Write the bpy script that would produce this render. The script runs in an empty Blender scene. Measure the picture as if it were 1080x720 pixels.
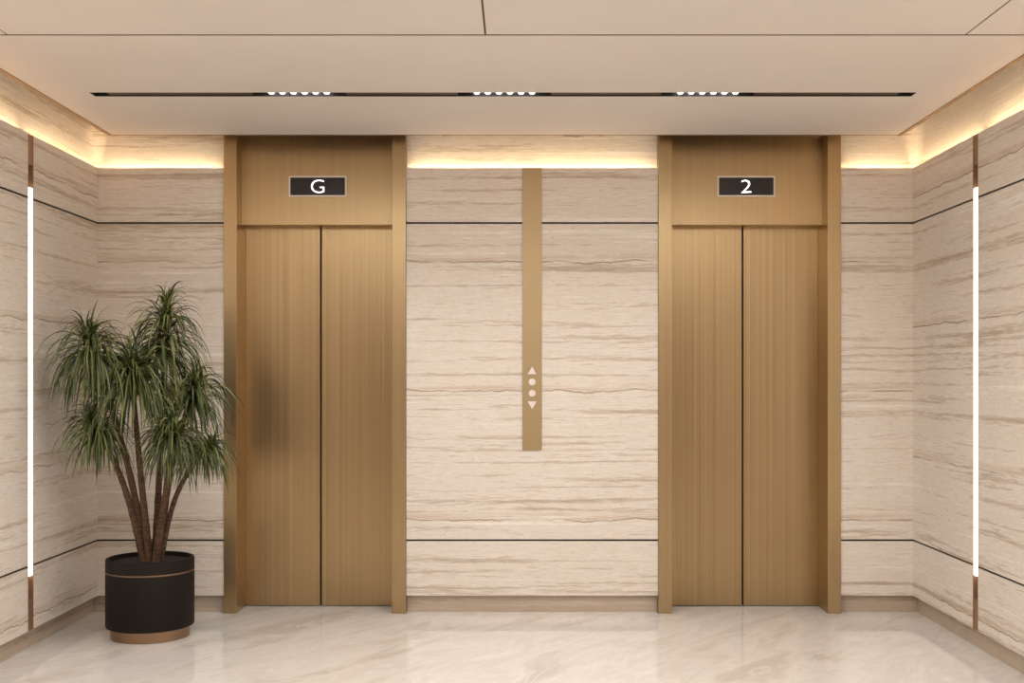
import bpy, bmesh, math, random
from mathutils import Vector, Matrix
random.seed(7)
SC = bpy.context.scene
COL = SC.collection

# ------------------------------------------------------------------ camera
F, D = 1230.0, 7.5            # focal length in pixels (1080 wide), distance to the lift wall
CX, CY = 548.0, 399.0         # vanishing point
ZF = -1.51                    # floor, measured from the lens
H = -ZF                       # lens height above the floor
cam_data = bpy.data.cameras.new('camera')
cam_data.sensor_width = 36.0
cam_data.lens = F / 1080.0 * 36.0
cam_data.shift_x = (540.0 - CX) / 1080.0
cam_data.shift_y = (CY - 360.0) / 1080.0
cam_data.clip_start = 0.05
cam = bpy.data.objects.new('camera', cam_data)
COL.objects.link(cam)
cam.location = (0, 0, H)
cam.rotation_euler = (math.pi / 2, 0, 0)
SC.camera = cam

# ------------------------------------------------------------------ light and exposure
SC.view_settings.view_transform = 'Standard'
SC.view_settings.look = 'None'
SC.view_settings.gamma = 1.0
SC.view_settings.use_curve_mapping = False
SC.view_settings.exposure = 0.0
SC.cycles.max_bounces = 10
SC.cycles.diffuse_bounces = 6
SC.cycles.glossy_bounces = 5
SC.cycles.sample_clamp_indirect = 6.0
SC.cycles.caustics_reflective = False

WORLD_COL, WORLD_STR = (1.0, 0.95, 0.9), 0.2
world = bpy.data.worlds.new('lobby_air')
SC.world = world
world.use_nodes = True
bg = world.node_tree.nodes['Background']
bg.inputs['Color'].default_value = (*WORLD_COL, 1)
bg.inputs['Strength'].default_value = WORLD_STR

def area(name, loc, rot, sx, sy, power, color=(1, .985, .97)):
    l = bpy.data.lights.new(name, 'AREA')
    l.shape = 'RECTANGLE'
    l.size, l.size_y, l.energy, l.color = sx, sy, power, color
    o = bpy.data.objects.new(name, l)
    COL.objects.link(o)
    o.location, o.rotation_euler = loc, rot
    return o

CEIL = 1.538 + H              # underside of the ceiling
for lamp_y, watts in ((4.25, 53), (1.8, 56), (-1.2, 50)):       # added fill lights under the ceiling, out of view, to brighten the lobby
    area('added_fill_lamp', (0.0, lamp_y, CEIL - .02), (0, 0, 0), 4.4, 0.35, watts)

SPOT_POWER, SPOT_COL = 6.5, (1.0, 0.98, 0.94)
COVE_STR, COVE_COL = 62.0, (1.0, 0.76, 0.45)
BAR_STR, BAR_COL = 5.0, (1.0, 0.93, 0.84)

# ------------------------------------------------------------------ helpers
def P(px, py, Y):
    """point of the photograph at depth Y"""
    return Vector(((px - CX) / F * Y, Y, H + (CY - py) / F * Y))

def bx(bm, x0, x1, y0, y1, z0, z1, bevel=0.0):
    r = bmesh.ops.create_cube(bm, size=1.0)
    vs = r['verts']
    for v in vs:
        v.co = Vector(((x0 + x1) / 2 + v.co.x * (x1 - x0), (y0 + y1) / 2 + v.co.y * (y1 - y0), (z0 + z1) / 2 + v.co.z * (z1 - z0)))
    if bevel:
        es = list({e for v in vs for e in v.link_edges})
        bmesh.ops.bevel(bm, geom=es, offset=bevel, segments=2, profile=.6, affect='EDGES')
    return bm

def lathe(bm, prof, n=96):
    rings = []
    for r, z in prof:
        if r < 1e-6:
            rings.append([bm.verts.new((0, 0, z))])
        else:
            rings.append([bm.verts.new((r * math.cos(2 * math.pi * i / n), r * math.sin(2 * math.pi * i / n), z)) for i in range(n)])
    for a, b in zip(rings, rings[1:]):
        for i in range(n):
            j = (i + 1) % n
            if len(a) == 1 and len(b) == 1:
                continue
            if len(a) == 1:
                bm.faces.new((a[0], b[i], b[j]))
            elif len(b) == 1:
                bm.faces.new((a[i], a[j], b[0]))
            else:
                bm.faces.new((a[i], a[j], b[j], b[i]))
    bmesh.ops.recalc_face_normals(bm, faces=bm.faces)
    return bm

def prism(bm, pts, y0, y1):
    """polygon in x,z pushed from y0 to y1"""
    a = [bm.verts.new((x, y0, z)) for x, z in pts]
    b = [bm.verts.new((x, y1, z)) for x, z in pts]
    bm.faces.new(a); bm.faces.new(b[::-1])
    for i in range(len(pts)):
        j = (i + 1) % len(pts)
        bm.faces.new((a[i], b[i], b[j], a[j]))
    bmesh.ops.recalc_face_normals(bm, faces=bm.faces)
    return bm

def obj(name, bm, mat, parent=None, smooth=False, loc=None):
    me = bpy.data.meshes.new(name)
    bm.to_mesh(me); bm.free()
    me.materials.append(mat)
    if smooth:
        for p in me.polygons:
            p.use_smooth = True
        me.set_sharp_from_angle(angle=math.radians(35))
    o = bpy.data.objects.new(name, me)
    COL.objects.link(o)
    if loc:
        o.location = loc
    if parent:
        o.parent = parent
    return o

def box(name, dims, mat, parent=None, bevel=0.0):
    return obj(name, bx(bmesh.new(), *dims, bevel=bevel), mat, parent, smooth=False)

def thing(name, label, cat, loc=(0, 0, 0), group=None):
    o = bpy.data.objects.new(name, None)
    COL.objects.link(o)
    o.location = loc
    o['label'], o['category'] = label, cat
    if group:
        o['group'] = group
    return o

def structure(o, label=None):
    o['kind'] = 'structure'
    if label:
        o['label'] = label
    return o

# ------------------------------------------------------------------ materials
class N:
    def __init__(s, name):
        s.m = bpy.data.materials.new(name); s.m.use_nodes = True
        s.t = s.m.node_tree
        s.b = s.t.nodes['Principled BSDF']
    def n(s, t, **kw):
        q = s.t.nodes.new(t)
        for k, v in kw.items():
            setattr(q, k, v)
        return q
    def l(s, a, b):
        s.t.links.new(a, b)
    def put(s, sock, v):
        if hasattr(v, 'is_output') or hasattr(v, 'links'):
            s.l(v, sock)
        else:
            sock.default_value = v
    def math(s, op, a, b=0.0, c=None, clamp=False):
        q = s.n('ShaderNodeMath', operation=op, use_clamp=clamp)
        s.put(q.inputs[0], a); s.put(q.inputs[1], b)
        if c is not None:
            s.put(q.inputs[2], c)
        return q.outputs[0]
    def noise(s, vec, scale=1, detail=4, rough=.55, dist=0.0):
        q = s.n('ShaderNodeTexNoise')
        s.l(vec, q.inputs['Vector'])
        q.inputs['Scale'].default_value = scale
        q.inputs['Detail'].default_value = detail
        q.inputs['Roughness'].default_value = rough
        q.inputs['Distortion'].default_value = dist
        return q.outputs['Fac']
    def ramp(s, f, *stops):
        q = s.n('ShaderNodeValToRGB')
        s.l(f, q.inputs[0])
        e = q.color_ramp.elements
        while len(e) < len(stops):
            e.new(.5)
        for el, (p, c) in zip(e, stops):
            el.position = p
            el.color = (*c, 1) if len(c) == 3 else c
        return q.outputs['Color']
    def range(s, f, a, b, c=0.0, d=1.0):
        q = s.n('ShaderNodeMapRange')
        s.l(f, q.inputs[0])
        for i, v in enumerate((a, b, c, d)):
            q.inputs[i + 1].default_value = v
        return q.outputs[0]
    def mix(s, f, a, b, mode='MIX'):
        q = s.n('ShaderNodeMix', data_type='RGBA', blend_type=mode)
        s.put(q.inputs[0], f)
        s.put(q.inputs[6], a if hasattr(a, 'links') else (*a, 1))
        s.put(q.inputs[7], b if hasattr(b, 'links') else (*b, 1))
        return q.outputs[2]
    def vec(s, x, y, z):
        q = s.n('ShaderNodeCombineXYZ')
        for i, v in enumerate((x, y, z)):
            s.put(q.inputs[i], v)
        return q.outputs[0]
    def pos(s):
        g = s.n('ShaderNodeNewGeometry')
        q = s.n('ShaderNodeSeparateXYZ')
        s.l(g.outputs['Position'], q.inputs[0])
        return g.outputs['Position'], q.outputs[0], q.outputs[1], q.outputs[2]
    def bump(s, h, strength=.2, dist=.002):
        q = s.n('ShaderNodeBump')
        q.inputs['Strength'].default_value = strength
        q.inputs['Distance'].default_value = dist
        s.l(h, q.inputs['Height'])
        s.l(q.outputs[0], s.b.inputs['Normal'])

def plain(name, col, rough=.5, metal=0.0, emit=None, estr=0.0, spec=.5):
    k = N(name)
    k.b.inputs['Specular IOR Level'].default_value = spec
    k.b.inputs['Base Color'].default_value = (*col, 1)
    k.b.inputs['Roughness'].default_value = rough
    k.b.inputs['Metallic'].default_value = metal
    if emit:
        k.b.inputs['Emission Color'].default_value = (*emit, 1)
        k.b.inputs['Emission Strength'].default_value = estr
    return k.m

def travertine(name, phase, period=.83, tone=(1, 1, 1), contrast=1.0, tilt=0.0):
    k = N(name)
    p, x, y, z = k.pos()
    u = k.math('ADD', x, y)
    z = k.math('ADD', z, k.math('MULTIPLY', u, tilt))
    wob = k.math('ADD', k.math('MULTIPLY', k.noise(k.vec(k.math('MULTIPLY', u, .9), 0.0, k.math('MULTIPLY', z, 1.2)), 1, 2), .022),
                 k.math('MULTIPLY', k.noise(k.vec(k.math('MULTIPLY', u, 13), 0.0, k.math('MULTIPLY', z, 26)), 1, 5, .7), .017))
    zz = k.math('ADD', z, wob)
    broad = k.noise(k.vec(k.math('MULTIPLY', u, .30), 3.1, k.math('MULTIPLY', zz, 15)), 1, 5, .62, .1)
    mid = k.noise(k.vec(k.math('MULTIPLY', u, 1.0), 7.7, k.math('MULTIPLY', zz, 46)), 1, 5, .6, .15)
    fine = k.noise(k.vec(k.math('MULTIPLY', u, 9), 1.7, k.math('MULTIPLY', zz, 120)), 1, 4, .6, .1)
    f = k.math('ADD', k.math('MULTIPLY', broad, .52), k.math('ADD', k.math('MULTIPLY', mid, .25), k.math('MULTIPLY', fine, .23)))
    t = tone
    def c(r, g, b):
        m = (.785, .715, .63)
        return tuple((m[i] + (v - m[i]) * contrast) * t[i] for i, v in enumerate((r, g, b)))
    col = k.ramp(f, (.38, c(.50, .40, .31)), (.445, c(.665, .58, .495)), (.49, c(.825, .765, .705)), (.53, c(.74, .665, .58)), (.61, c(.89, .845, .79)))
    # brown sediment along the crack lines and the thin cracks themselves
    j = k.math('ADD', k.math('MULTIPLY', k.noise(k.vec(k.math('MULTIPLY', u, 3.2), 5.0, 0.0), 1, 2), .07),
               k.math('MULTIPLY', k.noise(k.vec(k.math('MULTIPLY', u, 21), 9.0, 0.0), 1, 3, .6), .022))
    hz = k.math('ADD', z, j)
    fr = k.math('SUBTRACT', k.math('FRACT', k.math('DIVIDE', k.math('SUBTRACT', hz, phase + H + .046 - period / 2), period)), .5)
    d = k.math('MULTIPLY', k.math('ABSOLUTE', fr), period)
    msk = k.range(k.noise(k.vec(k.math('MULTIPLY', u, 2.6), 2.0, k.math('MULTIPLY', k.math('FLOOR', k.math('DIVIDE', z, .4)), 3.7)), 1, 3, .6), .36, .52)
    stain = k.math('MULTIPLY', k.range(k.math('ABSOLUTE', k.math('SUBTRACT', k.math('MULTIPLY', fr, period), .018)), .0, .034, 1, 0), k.range(k.noise(k.vec(k.math('MULTIPLY', u, 1.7), 4.0, k.math('MULTIPLY', zz, 40)), 1, 4), .36, .56))
    col = k.mix(k.math('MULTIPLY', stain, .62), col, (.58 * t[0], .44 * t[1], .32 * t[2]))
    crack = k.math('MULTIPLY', k.range(d, .0015, .0055, 1, 0), msk)
    col = k.mix(k.math('MULTIPLY', crack, .7), col, (.15, .09, .05))
    pit = k.range(k.noise(k.vec(k.math('MULTIPLY', u, 22), 6.0, k.math('MULTIPLY', zz, 170)), 1, 3, .6), .33, .39, 1, 0)
    col = k.mix(k.math('MULTIPLY', pit, .4), col, (.30, .21, .14))
    k.l(col, k.b.inputs['Base Color'])
    k.b.inputs['Roughness'].default_value = .48
    k.b.inputs['Specular IOR Level'].default_value = .3
    return k.m

def brushed(name, col, rough=.34, streak=.35, aniso=.5):
    k = N(name)
    p, x, y, z = k.pos()
    u = k.math('ADD', x, y)
    n1 = k.noise(k.vec(k.math('MULTIPLY', u, 90), 0.0, k.math('MULTIPLY', z, .12)), 1, 5, .8)
    n2 = k.noise(k.vec(k.math('MULTIPLY', u, 24), 4.0, k.math('MULTIPLY', z, .05)), 1, 3, .6)
    f = k.math('ADD', k.math('MULTIPLY', n1, .6), k.math('MULTIPLY', n2, .4))
    lo = tuple(c * (1 - streak) for c in col); hi = tuple(min(1, c * (1 + streak)) for c in col)
    k.l(k.ramp(f, (.30, lo), (.50, col), (.70, hi)), k.b.inputs['Base Color'])
    k.l(k.range(f, .3, .7, rough - .07, rough + .07), k.b.inputs['Roughness'])
    k.b.inputs['Metallic'].default_value = 1.0
    k.b.inputs['Anisotropic'].default_value = aniso
    k.bump(n1, .06, .001)
    return k.m

def marble(name):
    k = N(name)
    p, x, y, z = k.pos()
    # soft veins running diagonally over the slabs
    a = k.math('ADD', k.math('MULTIPLY', x, .55), k.math('MULTIPLY', y, .83))
    b = k.math('SUBTRACT', k.math('MULTIPLY', x, .83), k.math('MULTIPLY', y, .55))
    cloud = k.noise(k.vec(k.math('MULTIPLY', a, .9), k.math('MULTIPLY', b, 3.0), 0.0), 1, 6, .6, .9)
    v = k.noise(k.vec(k.math('MULTIPLY', a, 1.0), k.math('MULTIPLY', b, 2.3), 4.0), 1.3, 5, .62, 1.6)
    vein = k.range(k.math('ABSOLUTE', k.math('SUBTRACT', v, .5)), 0, .03, 1, 0)
    col = k.ramp(cloud, (.36, (.70, .655, .60)), (.47, (.83, .795, .75)), (.52, (.87, .845, .81)), (.58, (.80, .765, .72)), (.68, (.91, .89, .865)))
    col = k.mix(k.math('MULTIPLY', vein, .65), col, (.92, .90, .87))
    k.l(col, k.b.inputs['Base Color'])
    k.b.inputs['Roughness'].default_value = .07
    k.b.inputs['Specular IOR Level'].default_value = .5
    return k.m

def leafmat(name):
    k = N(name)
    g = k.n('ShaderNodeNewGeometry')
    t = k.n('ShaderNodeTexCoord')
    col = k.ramp(g.outputs['Random Per Island'], (0, (.018, .026, .007)), (.4, (.055, .080, .018)), (.72, (.13, .16, .038)), (1, (.32, .33, .12)))
    k.l(col, k.b.inputs['Base Color'])
    k.b.inputs['Roughness'].default_value = .42
    return k.m

def barkmat(name):
    k = N(name)
    p, x, y, z = k.pos()
    n1 = k.noise(p, 60, 5, .6)
    q = k.noise(k.vec(k.math('MULTIPLY', x, 9), k.math('MULTIPLY', y, 9), k.math('MULTIPLY', z, 75)), 1, 3)
    f = k.math('ADD', k.math('MULTIPLY', n1, .5), k.math('MULTIPLY', q, .5))
    k.l(k.ramp(f, (.35, (.030, .015, .007)), (.65, (.15, .078, .040))), k.b.inputs['Base Color'])
    k.b.inputs['Roughness'].default_value = .85
    k.bump(f, .6, .01)
    return k.m

def paint(name, col):
    k = N(name)
    p, x, y, z = k.pos()
    n = k.noise(p, 1.2, 3)
    k.l(k.ramp(n, (.3, tuple(c * .97 for c in col)), (.7, tuple(min(1, c * 1.03) for c in col))), k.b.inputs['Base Color'])
    k.b.inputs['Roughness'].default_value = .75
    return k.m

STONE_BACK = travertine('travertine_back', -.08)
STONE_SIDE_L = travertine('travertine_left', -.50, tilt=0.0)
STONE_SIDE_R = travertine('travertine_right', -.50)
REAR_M = paint('brown_rear_wall', (.22, .15, .10))
STONE_BASE = travertine('travertine_baseboard', -1.90, tone=(.70, .63, .56))
FLOOR_M = marble('cream_marble')
CEIL_M = paint('ceiling_paint', (.78, .715, .66))
GAP_M = plain('dark_groove', (.035, .022, .014), .8)
SEAM_M = plain('ceiling_seam_brown', (.11, .062, .030), .8)
BRONZE = brushed('brushed_bronze', (.515, .382, .215), .34, .10)
BRONZE_DOOR = brushed('brushed_bronze_door', (.48, .35, .195), .31, .28)
BRONZE_PLATE = brushed('satin_bronze_plate', (.54, .415, .245), .5, .04)
BRONZE_DARK = plain('brown_bronze', (.36, .21, .12), .42, .5)
TRIM_M = plain('brown_edge_trim', (.30, .19, .105), .6)
BLACK = plain('black_lamp_housing', (.010, .007, .006), .5)
SLOT_BROWN = plain('brown_slot_cover', (.085, .045, .030), .45)
BLACK_POT = plain('matt_black_pot', (.011, .0078, .006), .6, spec=.22)
POT_GOLD = plain('copper_gold', (.36, .24, .15), .36, 1.0)
SOIL = plain('dark_soil', (.022, .014, .010), .95)
SCREEN = plain('dark_screen', (.022, .017, .016), .18)
SILVER = plain('silver_bezel', (.85, .80, .74), .4, .3)
WHITE_GLOW = plain('white_sign_glow', (.9, .9, .9), .4, 0, (1, 1, 1), 1.6)
LAMP_GLOW = plain('spot_lamp_glow', (.9, .9, .9), .4, 0, (1.0, .95, .88), 5.0)
BAR_GLOW = plain('light_bar_glow', (.9, .9, .9), .4, 0, BAR_COL, BAR_STR)
COVE_GLOW = plain('cove_strip_glow', (.9, .9, .9), .4, 0, COVE_COL, COVE_STR)
ICON = plain('pale_button', (.80, .72, .67), .4, 0, (1, .92, .86), .02)
LEAF = leafmat('dracaena_leaf')
BARK = barkmat('dracaena_bark')

# ------------------------------------------------------------------ setting
XL, XR = -2.713, 2.530        # faces of the stone panels on the side walls
RC = .055                      # how far the wall behind the panels lies back
YB = -3.0                     # how far the lobby goes on behind the lens
LEDGE = H + 1.354
G1, G2 = H + 1.0, H - 1.04    # heights of the two dark grooves
PB = .114                     # underside of the panels, top of the recessed baseboard
GW = .006                     # half groove
TOP = CEIL + .22
PT = .011                     # panel thickness

structure(box('floor', (XL - .3, XR + .3, YB, 8.0, -.1, 0), FLOOR_M))

# ceiling: main slab cut into panels by dark seams, with the slot left open
SY0, SY1, SX0, SX1 = 6.274, 6.363, -2.316, 2.137
CX0, CX1, CY1 = XL + .14, XR - .14, D - .14
SEAM_Y, SEAM_X = 5.226, (-2.294, -.153, 1.997)
ce = bmesh.new()
ct = CEIL + .03
s, sy = .0045, .011
for x0, x1, y0, y1 in ((CX0, CX1, SY1, CY1), (CX0, SX0, SY0, SY1), (SX1, CX1, SY0, SY1), (CX0, CX1, SEAM_Y + sy, SY0)):
    bx(ce, x0, x1, y0, y1, CEIL, ct)
xs = [CX0] + list(SEAM_X) + [CX1]
for i in range(4):
    bx(ce, xs[i] + (s if i else 0), xs[i + 1] - (s if i < 3 else 0), 2.2, SEAM_Y - sy, CEIL, ct)
    bx(ce, xs[i] + (s if i else 0), xs[i + 1] - (s if i < 3 else 0), YB, 2.2 - 2 * s, CEIL, ct)
ceiling = structure(obj('ceiling', ce, CEIL_M))
bk = bmesh.new()
bx(bk, CX0 + .05, CX1 - .05, YB, SY0 - .02, ct + .001, ct + .02)
bx(bk, CX0 + .05, CX1 - .05, SY0 - .02, SY1 + .02, ct + .075, ct + .09)
obj('seam_backing', bk, GAP_M, ceiling)
sf = bmesh.new()
bx(sf, XL - .3, XR + .3, YB, 8.0, TOP, TOP + .1)
structure(obj('ceiling_soffit', sf, CEIL_M))
tr = bmesh.new()
bx(tr, CX0 - .028, CX0, YB, CY1 + .014, CEIL - .004, ct)
bx(tr, CX1, CX1 + .028, YB, CY1 + .014, CEIL - .004, ct)
bx(tr, CX0, CX1, CY1, CY1 + .008, CEIL - .002, ct)
sm = bmesh.new()
bx(sm, CX0, CX1, SEAM_Y - sy, SEAM_Y + sy, CEIL + .003, CEIL + .012)
for x in SEAM_X:
    bx(sm, x - s - .001, x + s + .001, YB, SEAM_Y - sy, CEIL + .003, CEIL + .012)
obj('ceiling_seam', sm, SEAM_M, ceiling)
structure(obj('trim_1', tr, TRIM_M), 'thin bronze edge trim around the lowered ceiling')

# elevator outlines
K = F / 7.49
lifts = [(( 236 - CX) / K, (249.5 - CX) / K, (413.5 - CX) / K, (428 - CX) / K),
         ((694.5 - CX) / K, (709 - CX) / K, (873 - CX) / K, (887 - CX) / K)]
YF, YH, YD = 7.49, 7.62, 7.739
ZH = H + 1.004                # underside of the header

# back wall: upper stone and backing, in the three bays beside and between the lifts
GP = .0015
bays = [(XL - RC, lifts[0][0] - GP), (lifts[0][3] + GP, lifts[1][0] - GP), (lifts[1][3] + GP, XR + RC)]
wb = bmesh.new()
for x0, x1 in bays:
    bx(wb, x0, x1, D + RC, D + .34, LEDGE - .08, TOP)
wall_back = structure(obj('wall_back', wb, STONE_BACK))
gb = bmesh.new()
for x0, x1 in bays:
    bx(gb, x0, x1, D + PT + .001, D + .34, PB + .004, LEDGE - .08)
obj('groove_backing', gb, GAP_M, wall_back)
for k, (x0, x1) in enumerate(bays):
    a = XL - PT if k == 0 else x0
    b = XR + PT if k == 2 else x1
    for z0, z1 in ((PB, G2 - GW), (G2 + GW, G1 - GW), (G1 + GW, LEDGE)):
        box('stone_panel', (a, b, D, D + PT, z0, z1), STONE_BACK, wall_back, .0012)
    st = bmesh.new()
    bx(st, a + .03, b - .03, D + PT + .004, D + PT + .016, LEDGE - .052, LEDGE - .046)
    obj('cove_light_strip', st, COVE_GLOW, wall_back)
    structure(box('baseboard_back', (x0 - (0.01 if k == 0 else 0), x1 + (.01 if k == 2 else 0), D + .045, D + .3, 0, PB + .004), STONE_BASE))

# side walls, each broken by a recessed vertical light channel
BARY, BARW = 6.475, .038
def side(name, X, sgn, stone):
    """sgn = -1 left wall, +1 right wall"""
    def rng(a, b):
        return (min(X + sgn * a, X + sgn * b), max(X + sgn * a, X + sgn * b))
    w = bmesh.new()
    bx(w, *rng(RC, .3), YB, D + RC, LEDGE - .08, TOP)
    wall = structure(obj(name, w, stone))
    g = bmesh.new()
    bx(g, *rng(PT + .001, .055), YB, BARY - BARW - .004, PB + .004, LEDGE - .08)
    bx(g, *rng(PT + .001, .055), BARY + BARW + .004, D + RC, PB + .004, LEDGE - .08)
    bx(g, *rng(.055, .3), YB, D + RC, PB + .004, LEDGE - .08)
    obj('groove_backing', g, GAP_M, wall)
    for y0, y1 in ((BARY + BARW, D), (3.2, BARY - BARW), (0.0, 3.2 - .012), (YB, -.012)):
        for z0, z1 in ((PB, G2 - GW), (G2 + GW, G1 - GW), (G1 + GW, LEDGE)):
            box('stone_panel', (*rng(0, PT), y0, y1, z0, z1), stone, wall, .0012)
    s_ = bmesh.new()
    bx(s_, *rng(PT + .004, PT + .016), YB + .01, D - .002, LEDGE - .052, LEDGE - .046)
    obj('cove_light_strip', s_, COVE_GLOW, wall)
    structure(box('baseboard_' + name[5:], (*rng(.045, .3), YB, D + .045, 0, PB + .004), STONE_BASE))
    return rng
structure(box('wall_rear', (XL - .3, XR + .3, YB - .2, YB, 0, TOP), REAR_M))  # unseen wall added to close the lobby, dark to dim the door reflections
rngL = side('wall_left', XL, -1, STONE_SIDE_L)
rngR = side('wall_right', XR, 1, STONE_SIDE_R)

# ------------------------------------------------------------------ elevators
def glyph(ch, w, h, x, y, z, parent):
    cu = bpy.data.curves.new('glyph', 'FONT')
    cu.body = ch
    cu.extrude = .002
    cu.offset = -.014
    tmp = bpy.data.objects.new('glyph', cu)
    COL.objects.link(tmp)
    dg = bpy.context.evaluated_depsgraph_get()
    me = bpy.data.meshes.new_from_object(tmp.evaluated_get(dg))
    bpy.data.objects.remove(tmp)
    xs_ = [v.co.x for v in me.vertices]; ys_ = [v.co.y for v in me.vertices]
    cx, cy = (min(xs_) + max(xs_)) / 2, (min(ys_) + max(ys_)) / 2
    sx, sy = w / (max(xs_) - min(xs_)), h / (max(ys_) - min(ys_))
    for v in me.vertices:
        v.co = Vector((x + (v.co.x - cx) * sx, y - v.co.z, z + (v.co.y - cy) * sy))
    me.materials.clear(); me.materials.append(WHITE_GLOW)
    o = bpy.data.objects.new('floor_number', me)
    COL.objects.link(o)
    o.parent = parent
    return o

def elevator(xs4, ch, gw, gh, label):
    xo0, xi0, xi1, xo1 = xs4
    cx = (xi0 + xi1) / 2
    root = thing('elevator_entrance', label, 'elevator', (cx, YF, 0), 'elevator entrances')
    def r(x): return x - cx
    y0 = 0
    dD, dH = YD - YF, YH - YF
    box('door_jamb', (r(xo0), r(xi0), 0, dD + .05, 0, CEIL + .05), BRONZE, root, .0015)
    box('door_jamb', (r(xi1), r(xo1), 0, dD + .05, 0, CEIL + .05), BRONZE, root, .0015)
    box('header_panel', (r(xi0), r(xi1), dH, dD + .05, ZH, CEIL + .05), BRONZE, root, .0015)
    w = .006
    for a, b in ((xi0, cx - w), (cx + w, xi1)):
        lf = box('door_leaf', (r(a), r(b), dD, dD + .04, .004, ZH + .02), BRONZE_DOOR, root, .002)
    box('shaft_backing', (r(xi0), r(xi1), dD + .042, dD + .06, 0, ZH + .05), GAP_M, root)
    # floor indicator in the header
    kh = F / YH
    ix0, ix1 = -30.3 / kh, 30.3 / kh
    iz0, iz1 = H + (CY - 207.4) / kh, H + (CY - 185.8) / kh
    fr = bmesh.new()
    t = .009
    bx(fr, ix0, ix1, dH - .008, dH, iz0, iz0 + t); bx(fr, ix0, ix1, dH - .008, dH, iz1 - t, iz1)
    bx(fr, ix0, ix0 + t, dH - .008, dH, iz0 + t, iz1 - t); bx(fr, ix1 - t, ix1, dH - .008, dH, iz0 + t, iz1 - t)
    ind = obj('floor_indicator', fr, SILVER, root)
    box('screen', (ix0 + t, ix1 - t, dH - .004, dH + .002, iz0 + t, iz1 - t), SCREEN, ind)
    glyph(ch, gw / kh, gh / kh, 0, dH - .005, (iz0 + iz1) / 2, ind)
    return root
elevator(lifts[0], 'G', 13.9, 13.9, 'brushed bronze elevator entrance showing a white G above its closed doors')
elevator(lifts[1], '2', 10.6, 13.6, 'brushed bronze elevator entrance showing a white 2 above its closed doors')

# ------------------------------------------------------------------ call panel between the lifts
K7 = F / D
cxp = (561.2 - CX) / K7
cp = thing('call_panel', 'tall narrow bronze call strip with up and down arrows on stone between the elevators', 'call panel', (cxp, D, H + (CY - 474.6) / K7))
ph = LEDGE - cp.location.z
box('face_plate', (-10.2 / K7, 10.2 / K7, -.006, 0, 0, ph - .001), BRONZE_PLATE, cp, .001)
def zc(py): return H + (CY - py) / K7 - cp.location.z
def tri(up, py):
    hw, hh = 4.7 / K7, 4.1 / K7
    z = zc(py)
    sg = 1 if up else -1
    return prism(bmesh.new(), [(-hw, z - sg * hh), (hw, z - sg * hh), (0, z + sg * hh)], -.009, -.006)
def disc(py):
    z, r_ = zc(py), 3.6 / K7
    return prism(bmesh.new(), [(r_ * math.cos(2 * math.pi * i / 32), z + r_ * math.sin(2 * math.pi * i / 32)) for i in range(32)], -.009, -.006)
obj('up_arrow', tri(True, 390.4), ICON, cp)
obj('button', disc(402.6), ICON, cp)
obj('button', disc(414.6), ICON, cp)
obj('down_arrow', tri(False, 427.2), ICON, cp)

# ------------------------------------------------------------------ vertical light bars in the side walls
def light_bar(X, sgn, label):
    root = thing('wall_light_bar', label, 'wall light', (X, BARY, PB), 'vertical light bars')
    def rng(a, b): return (min(sgn * a, sgn * b), max(sgn * a, sgn * b))
    top = LEDGE - PB
    ch = bmesh.new()
    w = BARW - .001
    bx(ch, *rng(.026, .050), -w, w, 0, top)                       # floor of the channel
    bx(ch, *rng(.001, .026), -w, -w + .006, 0, top)
    bx(ch, *rng(.001, .026), w - .006, w, 0, top)
    obj('channel', ch, BRONZE_DARK, root)
    z0, z1 = H - 1.096 - PB, H + 1.059 - PB
    for a, b in ((0, z0 - .13), (z1 + .13, top)):                 # flush covers at both ends
        box('end_cover', (*rng(.004, .026), -w + .006, w - .006, a, b), BRONZE_DARK, root)
    dv = bmesh.new()
    bx(dv, *rng(.003, .026), -w + .008, w - .008, z0, z1, bevel=.002)
    obj('diffuser', dv, BAR_GLOW, root)
    return root
light_bar(XL, -1, 'glowing white vertical light bar in bronze channel on stone wall beside the potted plant')
light_bar(XR, 1, 'glowing white vertical light bar on the stone wall opposite the potted plant')

# ------------------------------------------------------------------ linear downlight slot in the ceiling
sl = thing('linear_downlight', 'long dark ceiling slot holding three rows of six small white spot lamps', 'ceiling light', ((SX0 + SX1) / 2, (SY0 + SY1) / 2, CEIL))
sx = sl.location.x
hw = (SY1 - SY0) / 2
L = (SX1 - SX0) / 2
hs = bmesh.new()
bx(hs, -L, L, -hw, -hw + .004, 0.0, .10); bx(hs, -L, L, hw - .004, hw, 0.0, .10)
bx(hs, -L, -L + .004, -hw + .004, hw - .004, 0, .10); bx(hs, L - .004, L, -hw + .004, hw - .004, 0, .10)
bx(hs, -L + .004, L - .004, -hw + .004, hw - .004, .09, .10)
obj('housing', hs, BLACK, sl)
ks = F / ((SY0 + SY1) / 2)
mods = [314.9, 532.0, 747.0]
me_ = 49.5
def X_(px): return (px - CX) / ks - sx
edges = [(-L + .004 + 15 / ks, X_(mods[0] - me_)), (X_(mods[0] + me_), X_(mods[1] - me_)), (X_(mods[1] + me_), X_(mods[2] - me_)), (X_(mods[2] + me_), L - .004 - 15 / ks)]
for a, b in edges:
    box('blank_cover', (a, b, -hw + .004, hw - .004, .006, .02), SLOT_BROWN, sl)
ilim = hw - .006
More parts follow.
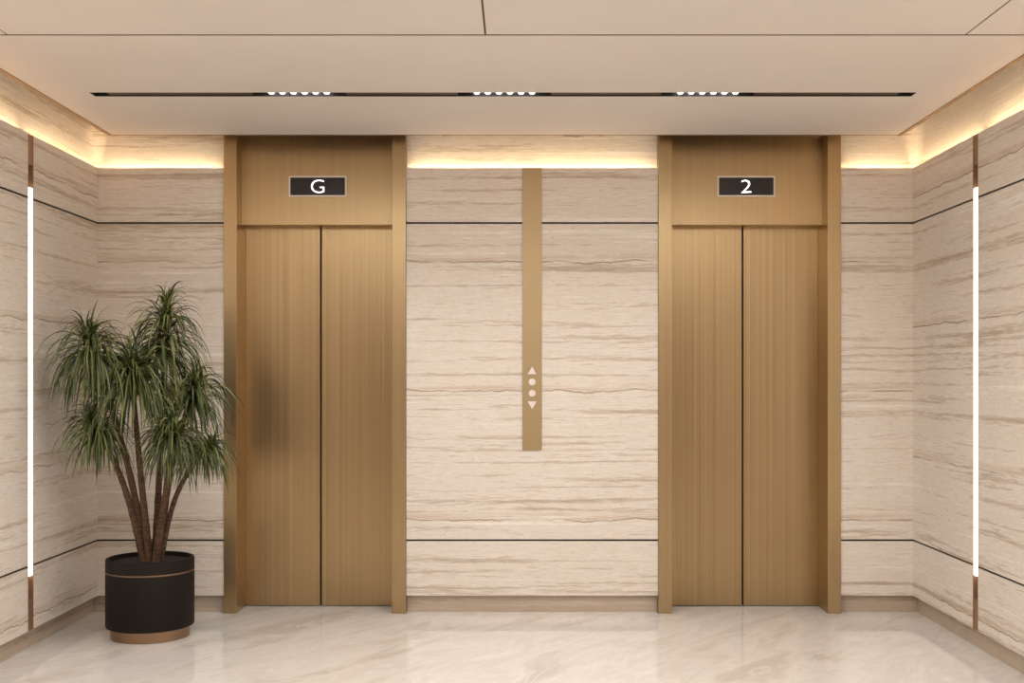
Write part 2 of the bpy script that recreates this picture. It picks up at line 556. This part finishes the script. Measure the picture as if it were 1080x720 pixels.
for mpx in mods:
    c = X_(mpx)
    mb = bmesh.new()
    bx(mb, c - me_ / ks + .006, c + me_ / ks - .006, -ilim, ilim, .030, .045)
    module = obj('lamp_module', mb, BLACK, sl)
    for i in range(6):
        lx = c + (i - 2.5) * 11.68 / ks
        lm = lathe(bmesh.new(), [(0, .004), (.012, .005), (.0165, .010), (.0165, .030), (0, .030)], 24)
        for v in lm.verts:
            v.co.y *= 1.9
        obj('spot_lamp', lm, LAMP_GLOW, module, True, (lx, 0.004, 0.002))
        ld = bpy.data.lights.new('spot_beam', 'SPOT')
        ld.energy, ld.color = SPOT_POWER, SPOT_COL
        ld.spot_size, ld.spot_blend = math.radians(128), 1.0
        ld.shadow_soft_size = .02
        lo = bpy.data.objects.new('spot_beam', ld)
        COL.objects.link(lo)
        lo.parent = sl
        lo.location = (lx, 0, -.012)

# ------------------------------------------------------------------ potted plant
PX, PY = -2.169, 6.85
plant = thing('potted_dracaena', 'leafy green dracaena with drooping leaves in round black pot on marble floor', 'potted plant', (PX, PY, 0))
zr = H - 1.047
R = .2505
zb = H - 1.447
pot = obj('pot', lathe(bmesh.new(), [(0, zb), (R - .012, zb), (R - .003, zb + .004), (R, zb + .013), (R, zr - .008), (R - .003, zr - .002), (R - .008, zr), (R - .018, zr - .001), (R - .021, zr - .006), (R - .021, zr - .05), (0, zr - .05)]), BLACK_POT, plant, True)
zbd = H - 1.123
obj('gold_band', lathe(bmesh.new(), [(R - .002, zbd - .0035), (R + .0015, zbd - .0035), (R + .0015, zbd + .0035), (R - .002, zbd + .0035)]), POT_GOLD, pot, True)
obj('base_ring', lathe(bmesh.new(), [(0, 0), (.221, 0), (.223, .002), (.223, zb - .002), (.221, zb - .0005), (0, zb - .0005)]), POT_GOLD, plant, True)
so = lathe(bmesh.new(), [(0, zr - .020), (.12, zr - .022), (R - .022, zr - .026), (R - .022, zr - .048), (0, zr - .048)], 64)
obj('soil', so, SOIL, plant, True)

def tube(bm, pts, r0, r1, n=10):
    rings = []
    m = len(pts)
    for i, p in enumerate(pts):
        t = (pts[min(i + 1, m - 1)] - pts[max(i - 1, 0)]).normalized()
        a = t.cross(Vector((0, 1, 0))).normalized()
        b = t.cross(a)
        r = r0 + (r1 - r0) * i / (m - 1)
        r *= 1 + .06 * math.sin(i * 2.3)
        rings.append([bm.verts.new(p + (a * math.cos(2 * math.pi * q / n) + b * math.sin(2 * math.pi * q / n)) * r) for q in range(n)])
    for a, b in zip(rings, rings[1:]):
        for q in range(n):
            bm.faces.new((a[q], a[(q + 1) % n], b[(q + 1) % n], b[q]))
    bm.faces.new(rings[0][::-1]); bm.faces.new(rings[-1])
    bmesh.ops.recalc_face_normals(bm, faces=bm.faces)
    return bm

def bez(p0, p1, p2, p3, n=22):
    out = []
    for i in range(n + 1):
        t = i / n
        out.append(p0 * (1 - t) ** 3 + p1 * 3 * t * (1 - t) ** 2 + p2 * 3 * t * t * (1 - t) + p3 * t ** 3)
    return out

def loc(px, py, dy):
    p = P(px, py, PY + dy)
    return Vector((p.x - PX, dy, p.z))

def tuft(origin, n, lmin, lmax, rise, stem_dir, flop):
    """a mop of long strap leaves set along the end of a stem: upright at the tip, arching over and hanging below"""
    bm = bmesh.new()
    wall_x = XL + .012 - PX
    for i in range(n):
        az = random.uniform(0, 2 * math.pi)
        q = random.random()
        along = q ** .8                                   # 0 at the tip, 1 low on the stem
        el = math.radians(80 - 98 * along + random.gauss(0, 16))
        d = Vector((math.cos(az) * math.cos(el), math.sin(az) * math.cos(el), math.sin(el)))
        d = (d + stem_dir * .12).normalized()
        ln = random.uniform(lmin, lmax) * (.68 + .5 * min(1, along * 1.6))
        w = random.uniform(.0048, .0078)
        p = origin + stem_dir * (.04 - rise * along) + Vector((random.gauss(0, .010), random.gauss(0, .010), 0))
        seg = 12
        st_ = ln / seg
        side_ = d.cross(Vector((0, 0, 1)))
        if side_.length < 1e-3:
            side_ = Vector((1, 0, 0))
        side_.normalize()
        g = random.uniform(.7, 1.4) * flop
        rows = []
        twist = random.uniform(-.7, .7)
        for j in range(seg + 1):
            t = j / seg
            ww = w * (min(1, .6 + t * 2.5)) * (1 - t ** 2.4) + .0005
            nrm = side_.cross(d).normalized()
            sd = (side_ * math.cos(twist * t) + nrm * math.sin(twist * t))
            rows.append((bm.verts.new(p - sd * ww), bm.verts.new(p - nrm * ww * .45), bm.verts.new(p + sd * ww)))
            p = p + d * st_
            p.x = max(p.x, wall_x)
            d = (d + Vector((0, 0, -1)) * g * (.19 + .19 * t) + Vector((random.gauss(0, .035), random.gauss(0, .035), 0))).normalized()
        for vs in rows:
            for v in vs:
                v.co.x = max(v.co.x, wall_x - .006)
        for a, b in zip(rows, rows[1:]):
            bm.faces.new((a[0], a[1], b[1], b[0])); bm.faces.new((a[1], a[2], b[2], b[1]))
    return bm

tufts = [  # px, py, dy, leaves, shortest, longest, rise, flop
    (176, 336, .02, 280, .24, .38, .26, 1.0),
    (95, 368, -.33, 260, .26, .38, .10, .95),
    (139, 396, -.24, 280, .28, .42, .12, .95),
    (206, 408, .05, 220, .20, .34, .14, 1.0),
    (100, 450, -.28, 190, .20, .30, .09, .9),
    (182, 460, -.27, 230, .20, .32, .09, .9),
    (219, 474, -.02, 140, .16, .28, .08, 1.0),
]
base = (158.5, 592)
stems = [  # tuft index, base offset px, base dy, control px, control py
    (0, 4, .03, 168, 500), (1, -9, .0, 143, 500), (2, -3, -.03, 147, 500), (3, 9, .03, 174, 500), (4, -11, -.02, 134, 510), (5, 5, -.05, 177, 520), (6, 12, .0, 180, 520)]
for ti, ox, dy, cpx, cpy in stems:
    tx, ty, td, n, l0, l1, rise, flop = tufts[ti]
    p0 = loc(base[0] + ox * .68 + 2, base[1] + 3, dy)
    p3 = loc(tx, ty, td)
    p1 = loc(base[0] + ox * 1.0 + 1 + (cpx - base[0]) * .25, 555, dy * 1.1)
    p2 = loc(cpx, cpy - 10, (dy + td) / 2)
    pts = bez(p0, p1, p2, p3)
    obj('stem', tube(bmesh.new(), pts, .0255 if ti != 6 else .018, .013), BARK, plant, True)
    sd = (pts[-1] - pts[-3]).normalized()
    obj('leaf_tuft', tuft(p3, n, l0, l1, rise, sd, flop), LEAF, plant, True)
